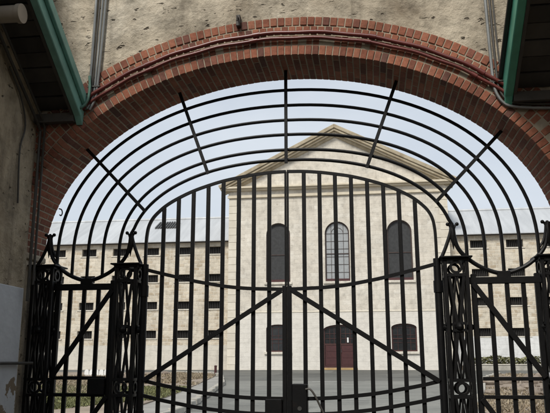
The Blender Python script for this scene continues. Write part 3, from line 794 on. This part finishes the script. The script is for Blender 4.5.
# ================================================================== GROUND AND GARDEN
def sheet(poly, lift): return [(x, y, gz(y) + lift) for x, y in poly]
mb = MB()
for ya, yb_ in ((-40, 0), (0, 48), (48, 900)):
    mb.quad((-600, ya, gz(ya)), (600, ya, gz(ya)), (600, yb_, gz(yb_)), (-600, yb_, gz(yb_)))
structure(mb.build('ground', 'ground'))
def poly_sheet(name, poly, lift, mat, thick=0):
    m = MB(); t = sheet(poly, lift); m.v += t; m.f.append(tuple(range(len(t))))
    if thick:
        n = len(t); b = [(x, y, z - thick) for x, y, z in t]; m.v += b
        for i in range(n): m.f.append((i, (i + 1) % n, n + (i + 1) % n, n + i))
    return structure(m.build(name, mat))
poly_sheet('yard_road', [(-60, .01), (60, .01), (60, 47.95), (-60, 47.95)], .004, 'asphalt')
ISL = [(-5.9, 8.0), (-5.85, 12.6), (-6.3, 18.6), (-7.3, 26.5), (-8.3, 34.0), (-9.4, 38.4), (-12.5, 40.0), (-40, 40.2), (-40, 8.0)]
PEDGE = [(-4.2, 8.0), (-4.35, 12.6), (-5.1, 18.6), (-6.2, 26.5), (-8.0, 34.5)]
PATHW = PEDGE + [(-8.3, 34.0), (-7.3, 26.5), (-6.3, 18.6), (-5.85, 12.6), (-5.9, 8.0)]
poly_sheet('garden_path', PATHW, .06, 'paver', .07)
poly_sheet('garden_bed', ISL, .10, 'soil', .12)
RB = [(3.3, 9), (3.6, 15.0), (4.7, 21), (6.3, 31.5), (8.2, 38.0), (34, 39), (34, 9)]
poly_sheet('garden_bed', RB, .10, 'soil', .12)
structure(MB().quad((XL, -9, -.996), (2.75, -9, -.996), (2.75, .3, -.996), (XL, .3, -.996)).build('passage_floor', 'dark_floor'))  # unseen dark sheet added to cut bounce light under the arch
# kerb stones round the beds
def kerb(poly, lab, grp):
    base = None; n = 0
    for (xa, ya), (xb, yb_) in zip(poly, poly[1:]):
        l = math.hypot(xb - xa, yb_ - ya); k = max(1, int(l / 1.15))
        for i in range(k):
            t = (i + .5) / k; x, y = xa + (xb - xa) * t, ya + (yb_ - ya) * t; ang = math.atan2(yb_ - ya, xb - xa)
            m = MB(); m.box(-.53, .53, -.09, .09, 0, .19)
            for q in range(8):
                v = m.v[q]; m.v[q] = (v[0] + random.uniform(-.03, .03), v[1] + random.uniform(-.02, .02), v[2] + random.uniform(-.02, .02))
            o = m.build('kerb_stone', 'kerb', None, bevel=.02); o.location = (x, y, gz(y) + .0); o.rotation_euler = (0, 0, ang); tag(o, lab, 'kerb stone', grp); n += 1
kerb(PEDGE + ISL[5:7], 'pale rough kerb stone edging the left garden bed', 'kerb stones of the left garden bed')
kerb(RB[1:5] , 'pale rough kerb stone edging the right garden bed', 'kerb stones of the right garden bed')
def inside(poly, x, y):
    c = False; n = len(poly)
    for i in range(n):
        (x1_, y1_), (x2_, y2_) = poly[i], poly[i - 1]
        if (y1_ > y) != (y2_ > y) and x < (x2_ - x1_) * (y - y1_) / (y2_ - y1_) + x1_: c = not c
    return c
def tufts(name, mat, n, test, h0, h1, label, poly):
    m = MB(); c = 0
    xs = [p[0] for p in poly]; ys = [p[1] for p in poly]
    while c < n:
        y = min(ys) + (max(ys) - min(ys)) * random.random() ** 1.3; x = random.uniform(max(min(xs), -(y + 6) * .62 - 1), min(max(xs), (y + 6) * .34 + 3))
        if not inside(poly, x, y) or not test(x, y): continue
        c += 1
        for k in range(3):
            a = random.uniform(0, PI); h = random.uniform(h0, h1); w = .02 + .02 * random.random(); z = gz(y) + .1
            dx, dy = math.cos(a) * w, math.sin(a) * w; ox, oy = random.uniform(-.1, .1), random.uniform(-.1, .1); lx, ly = random.uniform(-.08, .08), random.uniform(-.08, .08)
            m.quad((x + ox - dx, y + oy - dy, z), (x + ox + dx, y + oy + dy, z), (x + ox + lx, y + oy + ly, z + h))
    o = m.build(name, mat); o['kind'] = 'stuff'; tag(o, label, 'grass'); return o
def patch(x, y, s=.35): return math.sin(x * s + 1.3 * math.sin(y * .31)) + math.sin(y * s * .8 + x * .17 + 2)
tufts('green_grass', 'grass', 15000, lambda x, y: y < 23 and patch(x, y) > -.5, .025, .10, 'green grass growing in the near part of the left garden bed', ISL)
tufts('dry_grass', 'drygrass', 9000, lambda x, y: y > 18 and patch(x, y) > 0, .03, .12, 'dry straw coloured grass in the far part of the left garden bed', ISL)
tufts('dry_grass', 'drygrass', 4000, lambda x, y: patch(x, y) > .2, .03, .10, 'dry grass scattered over the soil of the right garden bed', RB)
# rocks in the right bed
def rock(x, y, r, mat, lab, grp=None, sz=.55):
    m = MB(); m.ball((0, 0, r * sz * .6), r, random.uniform(.9, 1.5), random.uniform(.8, 1.1), sz, 9, 6, .14)
    o = m.build('rock', mat, None, True); o.location = (x, y, gz(y) + .09); o.rotation_euler = (0, 0, random.uniform(0, 6)); tag(o, lab, 'rock', grp); return o
for i in range(60):
    y = random.uniform(19, 33); x = random.uniform(.195 * y + .7, .33 * y + 1.5)
    rock(x, y, random.choice((.10, .14, .2, .26, .34)) * random.uniform(.8, 1.1), 'rock', 'brown rubble rock heaped on the soil of the right garden bed', 'rubble rocks in the right garden bed')
rock(9.5, 30.4, .5, 'white', 'large white painted rock on the heap beside the right garden kerb', None, .45)
for i in range(12):
    y = random.uniform(24, 38); x = random.uniform(-.42 * y - 2, -.2 * y - 2.6)
    rock(x, y, random.uniform(.12, .3), 'rock', 'small brown rock lying in the dry grass of the left garden bed', 'small rocks in the left garden bed')
# scalloped white edging, left bed
m = MB(); xs0 = -16.15
for i in range(8):
    x = xs0 + i * .30; y = 34.0; z = gz(y) + .09
    m.hexa([(x, y - .03, z), (x + .285, y - .03, z), (x + .285, y + .03, z), (x, y + .03, z), (x + .02, y - .03, z + .30), (x + .265, y - .03, z + .30), (x + .265, y + .03, z + .30), (x + .02, y + .03, z + .30)])
    m.hexa([(x + .02, y - .029, z + .30), (x + .265, y - .029, z + .30), (x + .265, y + .029, z + .30), (x + .02, y + .029, z + .30), (x + .10, y - .029, z + .38), (x + .185, y - .029, z + .38), (x + .185, y + .029, z + .38), (x + .10, y + .029, z + .38)])
tag(m.build('garden_edging', 'white'), 'short row of white scalloped garden edging in the left bed', 'edging')
# short red post
ps = thing('bollard', (-8.9, 36.9, gz(36.9)), 'short dark red post at the far corner of the left garden bed', 'bollard')
m = MB(); m.tube([(-8.9, 36.9, gz(36.9) - .1), (-8.9, 36.9, gz(36.9) + .58)], .08, 12); m.build('post', 'maroon', ps, True)
m = MB(); m.ball((-8.9, 36.9, gz(36.9) + .58), .095, 1, 1, .6); m.build('cap', 'maroon2', ps, True)
# raised border with hedge in front of the right wing
bw = thing('border_wall', (20, 47.2, 0), 'low pale border wall in front of the right wing', 'wall')
MB().box(7.4, 34, 47.0, 47.25, -.1, .36).build('wall_body', 'kerb', bw, bevel=.02)
MB().box(7.35, 34, 46.95, 47.3, .363, .43).build('coping', 'sill', bw, bevel=.01)
structure(MB().box(7.42, 34, 47.252, YW - .04, -.1, .33).build('border_soil', 'soil'))
m = MB()
for i in range(11000):
    x = random.uniform(7.5, 33); y = random.uniform(47.5, 48.9); z = .33 + random.random() ** .7 * (.62 + .08 * math.sin(x * 2.1) + .06 * math.sin(x * 5.3))
    a = random.uniform(0, 6.28); w = random.uniform(.05, .1); t = random.uniform(-.8, .8)
    u = Vector((math.cos(a), math.sin(a), t)).normalized() * w; v = Vector((-math.sin(a), math.cos(a), random.uniform(-.6, .9))).normalized() * w * 1.3
    c = Vector((x, y, z)); m.quad(c - u, c - v * .5, c + u, c + v)
tag(m.build('hedge', 'hedge'), 'low clipped green hedge along the foot of the right wing', 'hedge')
poly_sheet('forecourt', [(-4.3, .05), (3.2, .05), (3.5, 15.0), (4.6, 21), (6.1, 30.4), (-6.9, 30.4), (-6.1, 26.5), (-5.0, 18.6), (-4.3, 12.6)], .008, 'pale_asphalt')
m = MB(); m.box(-.9, .3, 30.4, 30.75, gz(30.5) + .0, gz(30.5) + .014)
dr = m.build('drain_grate', 'greydark'); tag(dr, 'flat dark drain grate set in the yard between paler forecourt and road', 'drain')
# faint markings on the yard road
m = MB()
for x, y, w, l in ((4.4, 28.0, 2.2, .5), (-1.5, 29.5, 1.6, .18), (-1.0, 17.6, 5.5, .09)):
    m.quad((x - w / 2, y, gz(y) + .013), (x + w / 2, y, gz(y) + .013), (x + w / 2, y + l, gz(y + l) + .013), (x - w / 2, y + l, gz(y + l) + .013))
structure(m.build('road_markings', 'line'))

# ================================================================== SKY, SUN, CAMERA
w = bpy.data.worlds.new('World'); S.world = w; w.use_nodes = True; nt = w.node_tree
bg = nt.nodes['Background']
SUN_EL, AZ = math.radians(47), math.radians(197)        # azimuth from +Y, clockwise: behind the camera, a little left
sky = N(nt, 'ShaderNodeTexSky', sky_type='NISHITA'); sky.sun_disc = False
sky.sun_elevation = SUN_EL; sky.sun_rotation = AZ; sky.dust_density = 3.0; sky.air_density = 1.0
tc = N(nt, 'ShaderNodeTexCoord'); mp = N(nt, 'ShaderNodeMapping'); mp.inputs['Scale'].default_value = (1, 1, 3)
L(nt, tc.outputs['Generated'], mp.inputs[0])
cn = noise(nt, mp.outputs[0], 1.6, 7, .55, .3)
cf = ramp(nt, cn.outputs[0], [(.32, .62), (.66, .95)])
cc = mixc(nt, cf.outputs[0], sky.outputs[0], (6.1, 6.6, 7.2))
L(nt, cc, bg.inputs['Color']); bg.inputs['Strength'].default_value = .06
sd = bpy.data.lights.new('Sun', 'SUN'); sd.energy = 1.5; sd.angle = math.radians(14); sd.color = (1, .955, .88)
so = bpy.data.objects.new('sun', sd); COL.objects.link(so)
dv = Vector((math.sin(AZ) * math.cos(SUN_EL), math.cos(AZ) * math.cos(SUN_EL), math.sin(SUN_EL)))
so.rotation_euler = dv.to_track_quat('Z', 'Y').to_euler(); so.location = (-6, -20, 20)

cam = bpy.data.cameras.new('Camera'); co_ = bpy.data.objects.new('camera', cam); COL.objects.link(co_); S.camera = co_
yaw, pit, rol = .1367817590190667, .22183986677801343, -.0011799459978516114
cam.sensor_width = 36; cam.sensor_fit = 'HORIZONTAL'; cam.lens = 45.2185; cam.clip_start = .05; cam.clip_end = 3000
fw = Vector((-math.sin(yaw) * math.cos(pit), math.cos(yaw) * math.cos(pit), math.sin(pit)))
r0 = Vector((math.cos(yaw), math.sin(yaw), 0)); u0 = r0.cross(fw)
r = r0 * math.cos(rol) + u0 * math.sin(rol); u = -r0 * math.sin(rol) + u0 * math.cos(rol)
mt = Matrix((r, u, -fw)).transposed().to_4x4(); mt.translation = (.7205, -6.0, .5747)
co_.matrix_world = mt
S.view_settings.view_transform = 'Standard'; S.view_settings.look = 'None'; S.view_settings.gamma = 1; S.view_settings.exposure = 1.0
try: S.view_settings.use_curve_mapping = False
except Exception: pass
S.render.engine = 'CYCLES'
